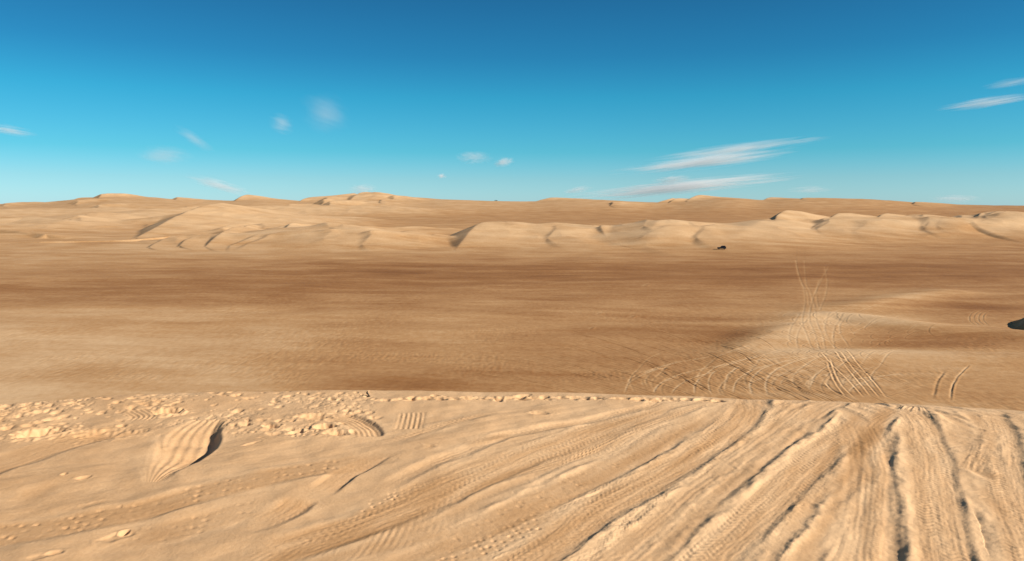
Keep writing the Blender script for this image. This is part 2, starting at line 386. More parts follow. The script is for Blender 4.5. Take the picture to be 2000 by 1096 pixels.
        sub = R[w]; R[w] = np.maximum(sub, -0.09) - d * hole * np.clip(1 + sub / 0.06, 0.15, 1) + rim * d * ring * np.clip(1 - sub / 0.02, 0.1, 1)
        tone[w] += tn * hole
    ph_x, ph_y = project(X, YY, np.zeros_like(X))
    zone_top = np.interp(ph_x, e[:, 0], e[:, 1]); zone_bot = np.interp(ph_x, [-260, 0, 150, 300, 420, 560, 690, 760], [900, 832, 836, 832, 850, 852, 846, 790])
    zone = sstep(0, 6, ph_y - zone_top + 6) * sstep(16, -16, ph_y - zone_bot) * sstep(770, 660, ph_x) * sstep(-0.15, 0.3, fbm(X * 1.1 + 3, YY * 1.1, 2))
    crumb = fbm(X * 15 + 2, YY * 9, 3, 0.6)
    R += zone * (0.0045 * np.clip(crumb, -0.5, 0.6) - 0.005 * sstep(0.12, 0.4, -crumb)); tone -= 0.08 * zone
    top = lambda px: np.interp(px, e[:, 0], e[:, 1])
    n = 0
    while n < 520:
        px = random.uniform(-260, 735); t0 = top(px)
        bot = np.interp(px, [-260, 0, 150, 300, 420, 560, 740], [925, 835, 838, 836, 858, 858, 846])
        py = t0 + 1 + (bot - t0) * random.random() ** 1.1
        if 430 < px < 640 and 803 < py < 816: continue
        if 130 < px < 420 and py > 815 and random.random() < 0.85: continue
        if 350 < px < 620 and 782 < py < 806 and random.random() < 0.75: continue
        if 0 < px < 260 and 806 < py and random.random() < 0.6: continue
        r = 0.009 * (3.6 ** (random.random() ** 1.4)) * (1.25 if py > 800 else 1.0)
        if 262 < px < 455 and py > 806: continue
        pit(px, py, r, r * random.uniform(0.3, 0.75), rim=random.uniform(0.0, 0.2), asp=random.uniform(1.0, 1.7), rot=random.uniform(0, 3.1), sharp=random.uniform(1.8, 3.2))
        n += 1
    for k in range(210):                                  # the crumbled line under the brink, middle
        px = random.uniform(735, 1420); py = top(px) + np.interp(px, [735, 900, 1100, 1420], [22, 13, 11, 9]) + random.gauss(0, 1.6) + (2.5 if 1150 < px < 1290 else 0)
        r = random.uniform(0.012, 0.032)
        pit(px, py, r, r * random.uniform(0.3, 0.6), rim=0.2, asp=random.uniform(1.2, 2.2), rot=random.gauss(0, .4))
    for (px, py, r, d, asp, rot) in [(78, 846, 0.085, 0.085, 1.5, 0.5), (322, 805, 0.07, 0.085, 1.3, 0.3), (205, 846, 0.10, 0.03, 1.6, 0.1), (250, 846, 0.06, 0.025, 1.6, 0.5),
                                (580, 845, 0.035, 0.045, 1.2, 0), (633, 836, 0.055, 0.065, 1.2, 0), (615, 814, 0.06, 0.035, 1.8, 0), (530, 833, 0.05, 0.035, 1, 1), (665, 848, 0.05, 0.02, 2, 0),
                                (697, 843, 0.04, 0.028, 1.3, 2.2), (125, 929, 0.016, 0.012, 1.3, 1.6), (162, 935, 0.024, 0.013, 1.5, 0.6), (228, 1046, 0.04, 0.009, 1.8, 0.9),
                                (242, 1038, 0.018, 0.022, 1.5, 1.3), (108, 1081, 0.022, 0.009, 1.6, 0.5), (80, 1088, 0.03, 0.006, 1.8, 0.5), (180, 985, 0.03, 0.004, 2.6, 0.7),
                                (1055, 806, 0.04, 0.014, 1.6, 0), (850, 773, 0.025, 0.03, 1.2, 0), (716, 774, 0.02, 0.02, 1, 0), (490, 868, 0.02, 0.01, 3, 0.8)]:
        pit(px, py, r, d, rim=0.22, asp=asp, rot=rot)
    # ribbed patches of spinning wheels
    stroke([(748, 850), (739, 834), (721, 821), (698, 812), (668, 805), (640, 801)], 0.105, 0.050, 0.006, 'rib', lam=0.035, td=0.0045, edge='R', wall=0.03, fade=(0.06, 0.3), dt=0.10, dk=1.9)
    stroke([(797, 838), (801, 820), (803, 804)], 0.105, 0.012, 0.004, 'rib', lam=0.05, td=0.0045, fade=(0.05, 0.05), dt=0.02)
    stroke([(268, 822), (282, 812), (262, 800)], 0.10, 0.020, 0.006, 'rib', lam=0.04, td=0.005, fade=(0.05, 0.05), dt=0.05)
    # the wedge-shaped rut where a wheel bit in
    stroke([(292, 870), (300, 902), (312, 930), (318, 946)][::-1], 0.075, 0.008, 0.002, None, wall=0.05, fade=(0.02, 0.2), dt=-0.05, wob=0.001)
    stroke([(311, 943, .22, .10), (335, 926, .45, .25), (365, 908, .8, .5), (392, 893, 1.05, .8), (412, 878, 1.2, 1.15), (424, 860, 1.25, 1.25), (424, 846, 1.15, 1.0), (430, 832, 1.0, .55), (440, 818, .8, .15)],
           0.155, 0.110, 0.004, 'rib', lam=0.03, td=0.0045, edge='R', wall=0.05, fade=(0.02, 0.02), dt=0.02, wob=0.002, dk=2.1)
    stroke([(318, 876), (314, 862), (312, 848)], 0.018, 0.016, 0.004, None, wall=0.02, fade=(0.05, 0.03), dt=0.0, wob=0.002)

    tone += np.interp(fan.T, [-0.7, -0.2, 0.2, 0.7], [0.22, 0.13, 0.03, 0.02])
    Z = base + R * sstep(1.2, 0.1, YY - Yb)
    verts = np.stack([X, YY, Z], -1).reshape(-1, 3)
    quads = grid_quads(*fan.shape)
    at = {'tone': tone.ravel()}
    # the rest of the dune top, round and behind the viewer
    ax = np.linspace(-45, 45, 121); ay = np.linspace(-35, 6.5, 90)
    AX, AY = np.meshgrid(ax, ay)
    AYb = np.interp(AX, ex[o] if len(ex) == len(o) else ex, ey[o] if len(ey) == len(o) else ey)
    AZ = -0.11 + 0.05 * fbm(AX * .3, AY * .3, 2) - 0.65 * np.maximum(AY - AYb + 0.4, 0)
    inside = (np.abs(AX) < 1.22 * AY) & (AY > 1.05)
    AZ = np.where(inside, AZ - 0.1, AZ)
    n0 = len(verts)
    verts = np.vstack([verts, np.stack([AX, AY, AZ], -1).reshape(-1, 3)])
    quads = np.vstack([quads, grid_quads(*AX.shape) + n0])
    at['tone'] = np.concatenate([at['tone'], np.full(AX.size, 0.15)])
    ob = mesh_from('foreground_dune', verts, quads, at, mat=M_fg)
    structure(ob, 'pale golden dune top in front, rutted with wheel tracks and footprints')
    return fan, base + R

# ================================================================== VALLEY, DUNES, HILLS
def build_valley():
    t = np.concatenate([np.linspace(-1.5, -0.74, 120, endpoint=False), np.linspace(-0.74, 0.74, 1500), np.linspace(0.74, 1.5, 121)[1:]])
    Y = np.concatenate([np.linspace(18, 78, 25, endpoint=False), 1 / np.linspace(1 / 78, 1 / 400, 760, endpoint=False),
                        np.geomspace(400, 660, 430, endpoint=False), np.geomspace(660, 960, 170, endpoint=False), np.geomspace(960, 1380, 150, endpoint=False), np.linspace(1380, 1640, 230, endpoint=False), np.geomspace(1640, 12000, 60)])
    fan = Fan(t, Y); X, YY, T = fan.X, fan.YY, fan.T
    prof_y = [18, 100, 200, 300, 400, 500, 650, 800, 1000, 1300, 1550]
    prof_z = [-23, -23, -23, -22.9, -22.4, -20.2, -18.4, -16.8, -13.6, -6.5, 1.65]
    def ground(x, y): return np.interp(y, prof_y, prof_z)
    # skyline read off the photo: heights of the far rise at 1550 m
    sk = np.array([(-1200, 400), (-400, 398), (0, 399), (50, 398), (100, 395), (140, 391), (170, 387), (240, 385), (285, 387), (340, 389), (400, 393), (440, 393), (470, 392), (490, 390), (540, 391), (580, 395),
                   (610, 394), (690, 393), (740, 391), (790, 391), (830, 392), (870, 390), (960, 393), (1050, 394), (1085, 392), (1130, 391), (1200, 392), (1270, 396), (1310, 396), (1350, 393),
                   (1400, 388), (1450, 389), (1485, 392), (1510, 390), (1560, 388), (1680, 389), (1750, 393), (1800, 398), (1900, 401), (2000, 402), (2400, 402), (3200, 400)], float)
    st = (sk[:, 0] - 1000) / F
    sx, sz = at_depth(sk[:, 0], sk[:, 1], 1550.0)
    tf = np.linspace(-1.7, 1.7, 2400); zf = np.interp(tf, st, sz)
    kz = np.exp(-(np.arange(-30, 31) / 12.0) ** 2); kz /= kz.sum(); zf = np.convolve(np.pad(zf, 30, mode='edge'), kz, 'valid')
    zs = np.interp(T, tf, zf)
    k = sstep(0, 1, np.clip((YY - 800) / 750, 0, 1)) ** 1.35
    Z = np.where(YY < 800, ground(X, YY), -16.8 + (zs + 16.8) * k)
    Z = np.where(YY > 1550, zs + (-9 - zs) * sstep(0, 500, YY - 1550), Z)
    # slow swell and wind-drawn ripple of the plain
    amp = np.interp(YY, [18, 80, 300, 600, 1500, 3000], [0.1, 0.25, 0.4, 0.5, 0.9, 1.5])
    Z = Z + amp * (fbm(X / 70, YY / 38, 3) * 0.9 + 0.25 * fbm(X / 22 + 5, YY / 9, 2))
    G = Z.copy()

    dune = np.zeros(fan.shape)
    def ridge(pts, L=60.0, steep=0.62, p=1.15, Lr=None, both=False, k=0.5, hgt=False, rel=False):
        """pts: crest in photo pixels + distance; slip face on the left of travel (near to far = bottom to top)"""
        P = []
        for a in pts:
            if rel:      # (px, distance, height above the sand already there)
                x_ = (a[0] - 1000) / F * a[1]; i_ = min(np.searchsorted(fan.Y, a[1]), len(fan.Y) - 1); j_ = min(max(np.searchsorted(fan.t, x_ / a[1]), 0), len(fan.t) - 1)
                P.append((x_, a[1], float(Z[i_, j_]) + a[2]))
            elif hgt:      # (px, py, height above the ground): the distance follows from the ground
                y = 150.0
                for _ in range(30):
                    zz = float(np.interp(y, prof_y, prof_z)) + a[2]
                    x_, y_ = on_plane(a[0], a[1], zz); y = 0.5 * y + 0.5 * float(y_)
                P.append((float(x_), y, zz))
            else:
                x_, z_ = at_depth(a[0], a[1], a[2]); P.append((float(x_), float(a[2]), float(z_)))
        P = np.array(P)
        rch = 3.2 * L
        w = fan.window(P[:, 0].min() - rch, P[:, 0].max() + rch, max(P[:, 1].min() - rch, 20), P[:, 1].max() + rch)
        if w is None: return
        x, y, g = X[w], YY[w], (Z[w].copy() if rel else G[w])
        best = np.full(x.shape, 1e12); zc = np.zeros(x.shape); su = np.zeros(x.shape); wsum = np.full(x.shape, 1e-12)
        S = catmull(P, max(L / 10, 2.5))
        for i in range(len(S) - 1):
            a, b = S[i], S[i + 1]; d = b[:2] - a[:2]; l2 = d @ d + 1e-9
            q = np.clip(((x - a[0]) * d[0] + (y - a[1]) * d[1]) / l2, 0, 1)
            ex_, ey_ = x - a[0] - q * d[0], y - a[1] - q * d[1]
            r2 = ex_ ** 2 + ey_ ** 2
            best = np.minimum(best, r2)
            wt = (100.0 / (r2 + 1.0)) ** 4; wsum += wt       # neighbouring stretches of crest blend where they are equally near
            zc += wt * (a[2] + q * (b[2] - a[2])); su += wt * np.clip((ex_ * d[1] - ey_ * d[0]) / math.sqrt(l2) / np.sqrt(r2 + 1e-6), -1, 1)
        D = np.sqrt(best) + 1e-6; zc /= wsum
        c = np.clip(su / wsum, -1, 1)
        D = D * (1 + 0.10 * perlin(x / (L * .6) + pts[0][0], y / (L * .6)))
        D = np.maximum(np.sqrt(D * D + 0.8) - 0.89, 0)
        H = np.maximum(zc - g, 0.0)
        gentle = g + H * np.exp(-(D / L) ** p) - 0.02 * D
        slip = zc - steep * D
        if both: h = gentle
        else: h = slip + (gentle - slip) * sstep(-0.35, 0.35, c)
        z0 = Z[w]
        zn = np.maximum(z0, h) + np.maximum(2 * k - np.abs(z0 - h), 0) ** 2 / (8 * k)
        Z[w] = zn
        dune[w] = np.maximum(dune[w], np.clip(zn - g, 0, None))

    # far skyline dunes
    ridge([(672, 400, 1420), (684, 391, 1480), (704, 376.5, 1540), (735, 377, 1560), (800, 387, 1590)], L=75, k=.3)
    ridge([(580, 397, 1500), (600, 386.5, 1550), (650, 382, 1580), (690, 377.5, 1620)], L=70, k=.3)
    ridge([(455, 395, 1450), (474, 382.5, 1530), (492, 381, 1560), (545, 389, 1590)], L=60, k=.3)
    ridge([(135, 397, 1450), (155, 386.5, 1540), (200, 386, 1570)], L=60, k=.3)
    ridge([(210, 391, 1450), (235, 383, 1550), (280, 385.5, 1570)], L=50, k=.3)
    ridge([(40, 402, 1400), (52, 397, 1480), (90, 396, 1500)], L=40, k=.3)
    ridge([(815, 404, 1380), (832, 394, 1450), (852, 390, 1540)], L=40, k=.3)
    ridge([(1035, 397, 1480), (1066, 388, 1550), (1088, 386, 1570), (1160, 389.5, 1600)], L=60, steep=.45, k=.3)
    ridge([(1276, 398, 1470), (1296, 392, 1520), (1314, 387, 1560)], L=26, k=.15)
    ridge([(1304, 398, 1450), (1314, 391, 1500), (1322, 387.5, 1530), (1345, 388, 1550)], L=30, k=.15)
    ridge([(1340, 392, 1500), (1354, 384.5, 1540), (1369, 381, 1560), (1400, 384, 1570), (1440, 387, 1580)], L=36, k=.15)
    ridge([(1486, 395, 1480), (1496, 388.5, 1530), (1506, 385.5, 1560), (1540, 387, 1580)], L=40, k=.15)
    # upper left dune with its long crest
    ridge([(268, 464, 495), (300, 447, 540), (350, 420, 620), (400, 401, 700), (432, 396.5, 740)], L=120, steep=0.42, k=.5)
    for a in [(396, 407, 690), (440, 407, 700)]:
        ridge([(a[0] + 4, a[1] + 4, a[2]), (a[0] + 14, a[1] - 5, a[2] + 30)], L=14, steep=0.6, k=.2)
    ridge([(118, 440, 640), (140, 429, 690), (165, 419, 740), (185, 415, 770), (230, 416, 780)], L=85, steep=0.55, k=.5)
    ridge([(-160, 428, 660), (0, 427, 660), (60, 424, 670), (128, 430, 640)][::-1], L=55, both=True, k=.5)
    ridge([(-60, 412, 1050), (40, 407, 1080), (140, 407, 1100), (230, 405, 1120)], L=110, both=True, k=.6)
    ridge([(300, 408, 1000), (420, 403, 1060), (600, 401, 1120), (760, 402, 1160)], L=110, both=True, k=.6)
    ridge([(540, 428, 780), (556, 421, 830), (600, 420, 860), (700, 424, 860)], L=60, steep=.4, k=.4)
    # low line of dunes, left
    ridge([(-40, 446, 560), (40, 452, 530), (90, 458, 500)][::-1], L=30, steep=0.5, k=.3)
    ridge([(80, 472, 455), (200, 470, 462), (270, 467, 470), (330, 462, 490)][::-1], L=26, steep=0.6, k=.2)
    ridge([(292, 483, 412), (310, 472, 445), (345, 460, 490), (400, 456, 500)], L=30, k=.2)
    ridge([(352, 480, 418), (366, 468, 450), (396, 457, 490)], L=26, k=.2)
    ridge([(402, 482, 415), (424, 462, 455), (448, 447, 495), (470, 442, 520)], L=34, k=.2)
    ridge([(352, 461, 520), (400, 452, 540), (452, 438, 580), (470, 440, 590)], L=30, k=.2)
    ridge([(450, 480, 420), (500, 461, 460), (545, 446, 500)], L=36, steep=.4, k=.2)
    ridge([(556, 450, 500), (562, 442, 520), (570, 436, 545), (600, 439, 560)], L=26, k=.2)
    ridge([(478, 444, 560), (486, 439, 590), (510, 441, 600)], L=18, k=.2)
    # broad pale dune, middle left
    ridge([(865, 490, 405), (800, 473, 430), (745, 460, 450), (700, 450, 470), (640, 440, 500), (590, 442, 505)], L=60, both=True, p=1.5, k=.3)
    ridge([(694, 456, 500), (700, 448, 540), (712, 445, 560), (740, 447, 570)], L=26, k=.2)
    ridge([(724, 460, 500), (740, 452, 540), (790, 442, 580), (860, 444, 590), (900, 447, 590)], L=34, k=.2)
    ridge([(822, 476, 440), (836, 466, 465), (850, 458, 490)], L=20, steep=.5, k=.2)
    # the middle dune with its scooped left face
    ridge([(888, 492, 402), (905, 470, 432), (918, 452, 465), (934, 438, 492), (955, 433, 505), (1000, 433, 510), (1032, 436, 510)], L=80, steep=0.40, p=1.3, k=.3)
    ridge([(905, 456, 500), (934, 438, 515)], L=20, steep=.62, k=.2)
    ridge([(1032, 436, 510), (1075, 449, 482), (1115, 462, 455), (1150, 478, 422)], L=36, both=True, p=1.3, k=.2)
    ridge([(1160, 440.5, 600), (1120, 437.5, 610), (1080, 435, 615), (1050, 438, 610)], L=34, both=True, k=.2)
    ridge([(1188, 474, 435), (1182, 458, 465), (1175, 440.5, 500), (1200, 442, 515), (1240, 448, 520)], L=44, steep=.6, k=.2)
    # right of the middle
    ridge([(1262, 482, 410), (1268, 460, 440), (1276, 444, 470), (1290, 431, 500), (1340, 432, 515), (1400, 438, 515), (1450, 447, 500)], L=62, steep=.10, p=1.3, k=.3)
    ridge([(1360, 462, 440), (1376, 448, 480), (1400, 438, 510)], L=30, steep=.3, k=.2)
    ridge([(1330, 446, 560), (1345, 440, 590), (1385, 440, 600)], L=20, steep=.6, k=.2)
    ridge([(1430, 470, 432), (1455, 450, 475), (1482, 434, 530), (1500, 429, 575)], L=58, both=True, p=1.4, k=.3)
    ridge([(1508, 452, 510), (1514, 434, 545), (1522, 418, 585), (1545, 410.5, 610), (1590, 419, 620)], L=60, k=.3)
    ridge([(1586, 446, 520), (1612, 434, 550), (1640, 416.5, 590), (1690, 420, 610)], L=64, k=.3)
    ridge([(1688, 440, 540), (1712, 428, 570), (1734, 417, 600), (1800, 425, 610), (1860, 434, 600)], L=60, k=.3)
    ridge([(1900, 440, 540), (1910, 428, 570), (1921, 415.5, 610), (1960, 420, 620)], L=64, k=.3)
    ridge([(1975, 430, 640), (1990, 424, 660), (2060, 418, 680)], L=60, k=.3)
    ridge([(2180, 430, 600), (2210, 415, 660), (2300, 412, 700)], L=60, k=.4)
    # many lesser crests riding on the belt
    rr_ = random.Random(21)
    for i in range(64):
        px_ = rr_.uniform(-250, 2250)
        if 1095 < px_ < 1260 or 880 < px_ < 980 or 1480 < px_ < 1570: continue
        near_y = np.interp(px_, [0, 500, 1000, 1250, 1500, 2000], [490, 455, 455, 445, 500, 580]); far_y = np.interp(px_, [0, 500, 800, 1200, 1500, 2000], [900, 760, 600, 580, 640, 660])
        y_ = near_y + (far_y - near_y) * rr_.random() ** 1.3
        h_ = rr_.uniform(0.6, 2.4) * (1.3 if px_ < 600 else 1.0); ln = rr_.uniform(25, 70)
        lean = rr_.uniform(-6, 26) * 600 / y_
        ridge([(px_ - lean * 1.6, y_ - ln * .8, h_ * .1), (px_ - lean * .5, y_ - ln * .3, h_ * .65), (px_, y_, h_), (px_ + rr_.uniform(40, 100), y_ + ln * .25, h_ * .75), (px_ + rr_.uniform(130, 240), y_ + ln * .3, h_ * .15)],
              L=rr_.uniform(12, 30), steep=rr_.uniform(.16, .36), p=rr_.uniform(1.1, 1.5), k=.45, rel=True)
    for i in range(20):
        px_ = rr_.choice([rr_.uniform(-200, 900), rr_.uniform(-200, 900), rr_.uniform(-200, 2200)]); y_ = rr_.uniform(1150, 1560); h_ = rr_.uniform(2, 6.5) * (1.3 if px_ < 700 else .8)
        ridge([(px_ - 8, y_ - 60, h_ * .1), (px_ - 2, y_ - 25, h_ * .7), (px_, y_, h_), (px_ + 40, y_ + 30, h_ * .8), (px_ + 90, y_ + 40, h_ * .2)], L=rr_.uniform(30, 60), steep=rr_.uniform(.35, .6), p=1.3, k=.3, rel=True)
    # valley: saddle crossed by the tracks, bowl and dark pit at right
    ridge([(1540, 628, .3), (1600, 612, .8), (1660, 613, 1.0), (1740, 622, 1.1), (1830, 634, 1.0), (1920, 642, .9), (1985, 646, 1.0), (2100, 655, 1.0)], L=7, both=True, hgt=True, p=1.5, k=.15)
    ridge([(1610, 600, .6), (1680, 592, 1.0), (1760, 578, 0.9), (1850, 566, .8)], L=9, both=True, hgt=True, p=1.4, k=.15)
    ridge([(2018, 650, .5), (2026, 634, 1.9), (2042, 608, 3.0), (2110, 594, 3.8), (2300, 580, 3.6)], L=5, steep=.62, hgt=True, k=.1)
    ridge([(1420, 694, .25), (1520, 691, .5), (1640, 688, .6), (1760, 690, .6), (1880, 694, .6), (2050, 701, .6), (2300, 710, .6)], L=6.5, both=True, hgt=True, p=1.6, k=.12)
    ridge([(1420, 690, .2), (1470, 668, .7), (1525, 642, .8), (1560, 632, .5)], L=14, steep=.12, hgt=True, p=1.4, k=.15)
    # a few more small crests out on the dune belt
    n2 = fbm(X / 46 + 3, YY / 60 + 9, 3)
    belt = sstep(0.3, 3.0, dune) * sstep(350, 500, YY)
    Z += belt * (1.1 * (0.35 - np.abs(n2)) - 0.2)

    px, py = project(X, YY, np.minimum(G, 4.0))
    # ---- where fine pale sand gives way to coarse brown sand
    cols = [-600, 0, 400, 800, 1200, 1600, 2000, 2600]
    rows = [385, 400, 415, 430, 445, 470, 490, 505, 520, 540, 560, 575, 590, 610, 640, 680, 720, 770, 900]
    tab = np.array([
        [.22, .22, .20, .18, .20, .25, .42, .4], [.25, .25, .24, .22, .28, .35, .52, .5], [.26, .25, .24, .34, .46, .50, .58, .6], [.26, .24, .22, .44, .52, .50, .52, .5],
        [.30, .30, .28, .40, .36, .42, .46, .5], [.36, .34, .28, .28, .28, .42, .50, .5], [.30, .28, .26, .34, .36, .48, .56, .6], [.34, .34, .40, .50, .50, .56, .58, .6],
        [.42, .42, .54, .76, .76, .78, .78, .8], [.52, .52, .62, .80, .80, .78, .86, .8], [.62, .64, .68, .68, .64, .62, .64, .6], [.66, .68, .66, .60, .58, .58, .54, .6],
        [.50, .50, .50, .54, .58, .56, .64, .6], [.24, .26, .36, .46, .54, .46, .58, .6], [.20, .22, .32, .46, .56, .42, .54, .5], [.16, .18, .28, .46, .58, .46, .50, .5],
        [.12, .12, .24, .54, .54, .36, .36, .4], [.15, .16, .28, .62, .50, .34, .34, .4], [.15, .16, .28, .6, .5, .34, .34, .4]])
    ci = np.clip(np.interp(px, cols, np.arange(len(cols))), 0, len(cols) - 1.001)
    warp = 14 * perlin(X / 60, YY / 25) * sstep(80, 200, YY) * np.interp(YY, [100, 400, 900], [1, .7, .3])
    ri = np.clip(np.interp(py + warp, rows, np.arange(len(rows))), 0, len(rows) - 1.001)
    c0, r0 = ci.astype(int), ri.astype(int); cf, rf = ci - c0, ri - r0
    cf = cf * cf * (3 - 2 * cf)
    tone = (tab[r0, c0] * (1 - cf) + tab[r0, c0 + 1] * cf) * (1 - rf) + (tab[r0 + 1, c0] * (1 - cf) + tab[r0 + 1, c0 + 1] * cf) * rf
    # wind streaks
    slant = YY + 0.10 * X
    wq = perlin(X / 35, YY / 20); s1 = fbm(X / 32 + 2, slant / 6 + 0.8 * wq, 4); s2 = fbm(X / 25 + 8, slant / 1.5, 2); s3 = fbm(X / 120, slant / 18 + 4 + wq * .6, 3)
    tone += 0.05 * s1 * np.interp(YY, [80, 140, 300, 1500], [.5, .9, .9, .5]) + 0.06 * s2 * sstep(500, 150, YY) + 0.15 * s3 + 0.14 * fbm(X / 26 + 7, (slant + 14 * perlin(X / 70 + 3, YY / 45)) / 8, 4)
    # dune sand is fine and pale
    dm = sstep(0.1, 6.0, dune) * sstep(330, 430, YY)
    tone = tone * (1 - dm) + dm * (0.11 + 0.15 * s3 + 0.05 * s1)
    vm = sstep(0.2, 1.0, dune) * sstep(330, 250, YY) * sstep(0.6, 0.2, np.abs(s1))
    tone -= 0.20 * vm
    # coarse ripples in the plain
    grain = perlin(X * 1.9, YY * 0.55) * 0.6 + perlin(X * 0.9 + 7, YY * 0.28) * 0.5
    tone += 0.13 * grain * sstep(420, 90, YY) * (0.6 + 0.8 * sstep(-.2, .3, perlin(X / 24, YY / 30)))
    Z += 0.05 * grain * sstep(260, 100, YY) * sstep(-.25, .25, perlin(X / 24, YY / 30))
    rip = perlin(X / 1.6 + 0.4 * perlin(X / 9, YY / 9), YY / 0.5)
    Z += 0.020 * rip * sstep(200, 110, YY)
    patch = sstep(0.1, 0.4, perlin(X / 18 + 11, YY / 14 + 5))
    Z += 0.05 * patch * perlin(X / 0.55, YY / 1.4) * sstep(170, 120, YY)

    g2 = perlin(X / 3.5 + 3, YY / 1.6) * .6 + perlin(X / 8, YY / 3.2 + 9) * .6
    tone += 0.12 * g2 * sstep(120, 200, YY) * sstep(700, 350, YY)
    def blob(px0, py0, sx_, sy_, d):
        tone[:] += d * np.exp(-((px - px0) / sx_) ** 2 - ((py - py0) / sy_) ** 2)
    for bq in [(1590, 650, 120, 42, -.26), (1700, 622, 130, 10, -.26), (1850, 640, 130, 8, -.16), (1530, 690, 160, 8, -.12), (1760, 690, 220, 6, -.14), (1760, 580, 120, 10, -.16), (1440, 654, 60, 15, .30), (1840, 668, 170, 12, .24), (1890, 604, 120, 12, .22), (800, 745, 150, 16, .16)]:  # pale saddle sand; brown blobs paint in shade of hollow, bank and bowl
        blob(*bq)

    # ---- wheel tracks down in the valley
    def vtrack(pts, hw=0.12, depth=0.07, dt=-0.22, berm=0.06, wob=0.1, pair=0.0, fade=4.0):
        P = np.array(pts, float); x_, y_ = on_plane(P[:, 0], P[:, 1], -22.9)
        P = np.stack([x_, y_], 1)
        S0 = catmull(P, 0.5)
        tg = np.gradient(S0, axis=0); tg /= np.linalg.norm(tg, axis=1)[:, None] + 1e-9
        nr = np.stack([tg[:, 1], -tg[:, 0]], 1)
        for off in ((-pair / 2, pair / 2) if pair else (0.0,)):
            S = S0 + nr * off
            q = nearest_on_curve(fan, S, 1.6)
            if q is None: continue
            w, u, s, idx, total, along = q
            ph = random.uniform(0, 90)
            u = u + wob * perlin(s * .3 + ph, s * 0)
            far = np.clip(YY[w] / 130, 0.9, 2)
            a = np.abs(u); f = sstep(0, fade, s) * sstep(0, fade, total - s) * (0.65 + 0.7 * perlin(s * .12 + ph, s * 0 + 3))
            m = np.exp(-(a / (hw * far)) ** 2) * f
            b = np.exp(-((u - 1.9 * hw * far) / (hw * far)) ** 2) * f
            Z[w] += -depth * m + berm * b
            tone[w] += dt * m * (YY[w] < 330)
    A = [[(1274, 772), (1285, 753), (1306, 740), (1340, 727), (1400, 714), (1500, 704), (1600, 698)],
         [(1357, 772), (1357, 752), (1372, 734), (1408, 713), (1470, 700), (1540, 690)],
         [(1391, 772), (1384, 752), (1387, 734), (1405, 719), (1440, 707), (1500, 697)],
         [(1469, 772), (1465, 749), (1474, 731), (1498, 716), (1540, 706), (1600, 700)],
         [(1500, 774), (1495, 749), (1507, 728), (1534, 713), (1575, 703), (1620, 698)],
         [(1415, 765), (1417, 745), (1424, 728), (1450, 712)],
         [(1246, 734), (1279, 719), (1336, 704), (1420, 694)], [(1218, 770), (1231, 746), (1279, 722), (1330, 712)],
         [(1310, 772), (1322, 755), (1360, 735), (1410, 722)], [(1580, 760), (1590, 735), (1600, 720)], [(1430, 770), (1440, 742), (1470, 722), (1520, 708)]]
    for a in A: vtrack(a, hw=random.uniform(.15, .20), dt=-0.55, berm=.02, depth=.025)
    for i in range(26):
        x0 = random.uniform(1230, 1760); y0 = random.uniform(755, 776); q = random.uniform(.5, 1.3); dx_ = random.uniform(40, 130)
        vtrack([(x0, y0), (x0 - 8 * q, y0 - 20 * q), (x0 + 8, y0 - 38 * q), (x0 + 8 + dx_ * .35, y0 - 55 * q), (x0 + 8 + dx_, y0 - 68 * q)], hw=random.uniform(.14, .22), dt=random.uniform(-.36, -.08), berm=.015, depth=random.uniform(.01, .03))
    for a in [[(1700, 700), (1780, 668), (1880, 655), (2020, 660)], [(1680, 690), (1760, 655), (1860, 645), (2000, 652)], [(1640, 660), (1720, 632), (1830, 632), (1960, 650)], [(1720, 776), (1800, 752), (1900, 742), (2050, 745)], [(1660, 620), (1760, 606), (1850, 612)], [(1670, 612), (1760, 590), (1880, 575)], [(1150, 600), (1300, 592), (1420, 604), (1540, 622)], [(900, 640), (1060, 618), (1240, 622)], [(620, 700), (760, 668), (900, 655)], [(1200, 560), (1330, 548), (1480, 556), (1560, 580)]]:
        vtrack(a, hw=.14, dt=-.16, berm=.03, depth=.04, pair=random.choice([0, 1.6]))
    vtrack([(1855, 785), (1860, 752), (1874, 730), (1895, 712)], hw=.16, dt=-.4, berm=.06)
    vtrack([(1822, 778), (1830, 745), (1846, 722)], hw=.2, dt=-.1, berm=.04)
    B = [[(1621, 701), (1642, 746), (1672, 778)], [(1630, 689), (1675, 740), (1705, 776)], [(1651, 686), (1700, 735), (1735, 778)], [(1640, 690), (1688, 740), (1722, 778)],
         [(1615, 705), (1632, 745), (1655, 776)], [(1608, 742), (1630, 762), (1668, 777)], [(1610, 752), (1640, 768), (1672, 778)], [(1600, 690), (1652, 735), (1690, 776)]]
    for a in B: vtrack(a, hw=.15, depth=.09, berm=.07, dt=-.26)
    for (x0, y0, x1, y1) in [(1240, 701, 1390, 772), (1252, 700, 1402, 772), (1282, 716, 1360, 758), (1360, 680, 1525, 774), (1375, 684, 1540, 772), (1420, 707, 1600, 770), (1200, 690, 1330, 748),
                             (1500, 730, 1570, 762), (1410, 740, 1470, 770), (1390, 672, 1480, 716), (1440, 655, 1520, 690), (1120, 650, 1280, 700), (1150, 668, 1300, 722), (1040, 690, 1200, 745)]:
        vtrack([(x0, y0), ((x0 + x1) / 2 + 6, (y0 + y1) / 2 - 3), (x1, y1)], hw=.12, depth=.12, berm=.05, dt=random.choice([.12, .1, -.1]))
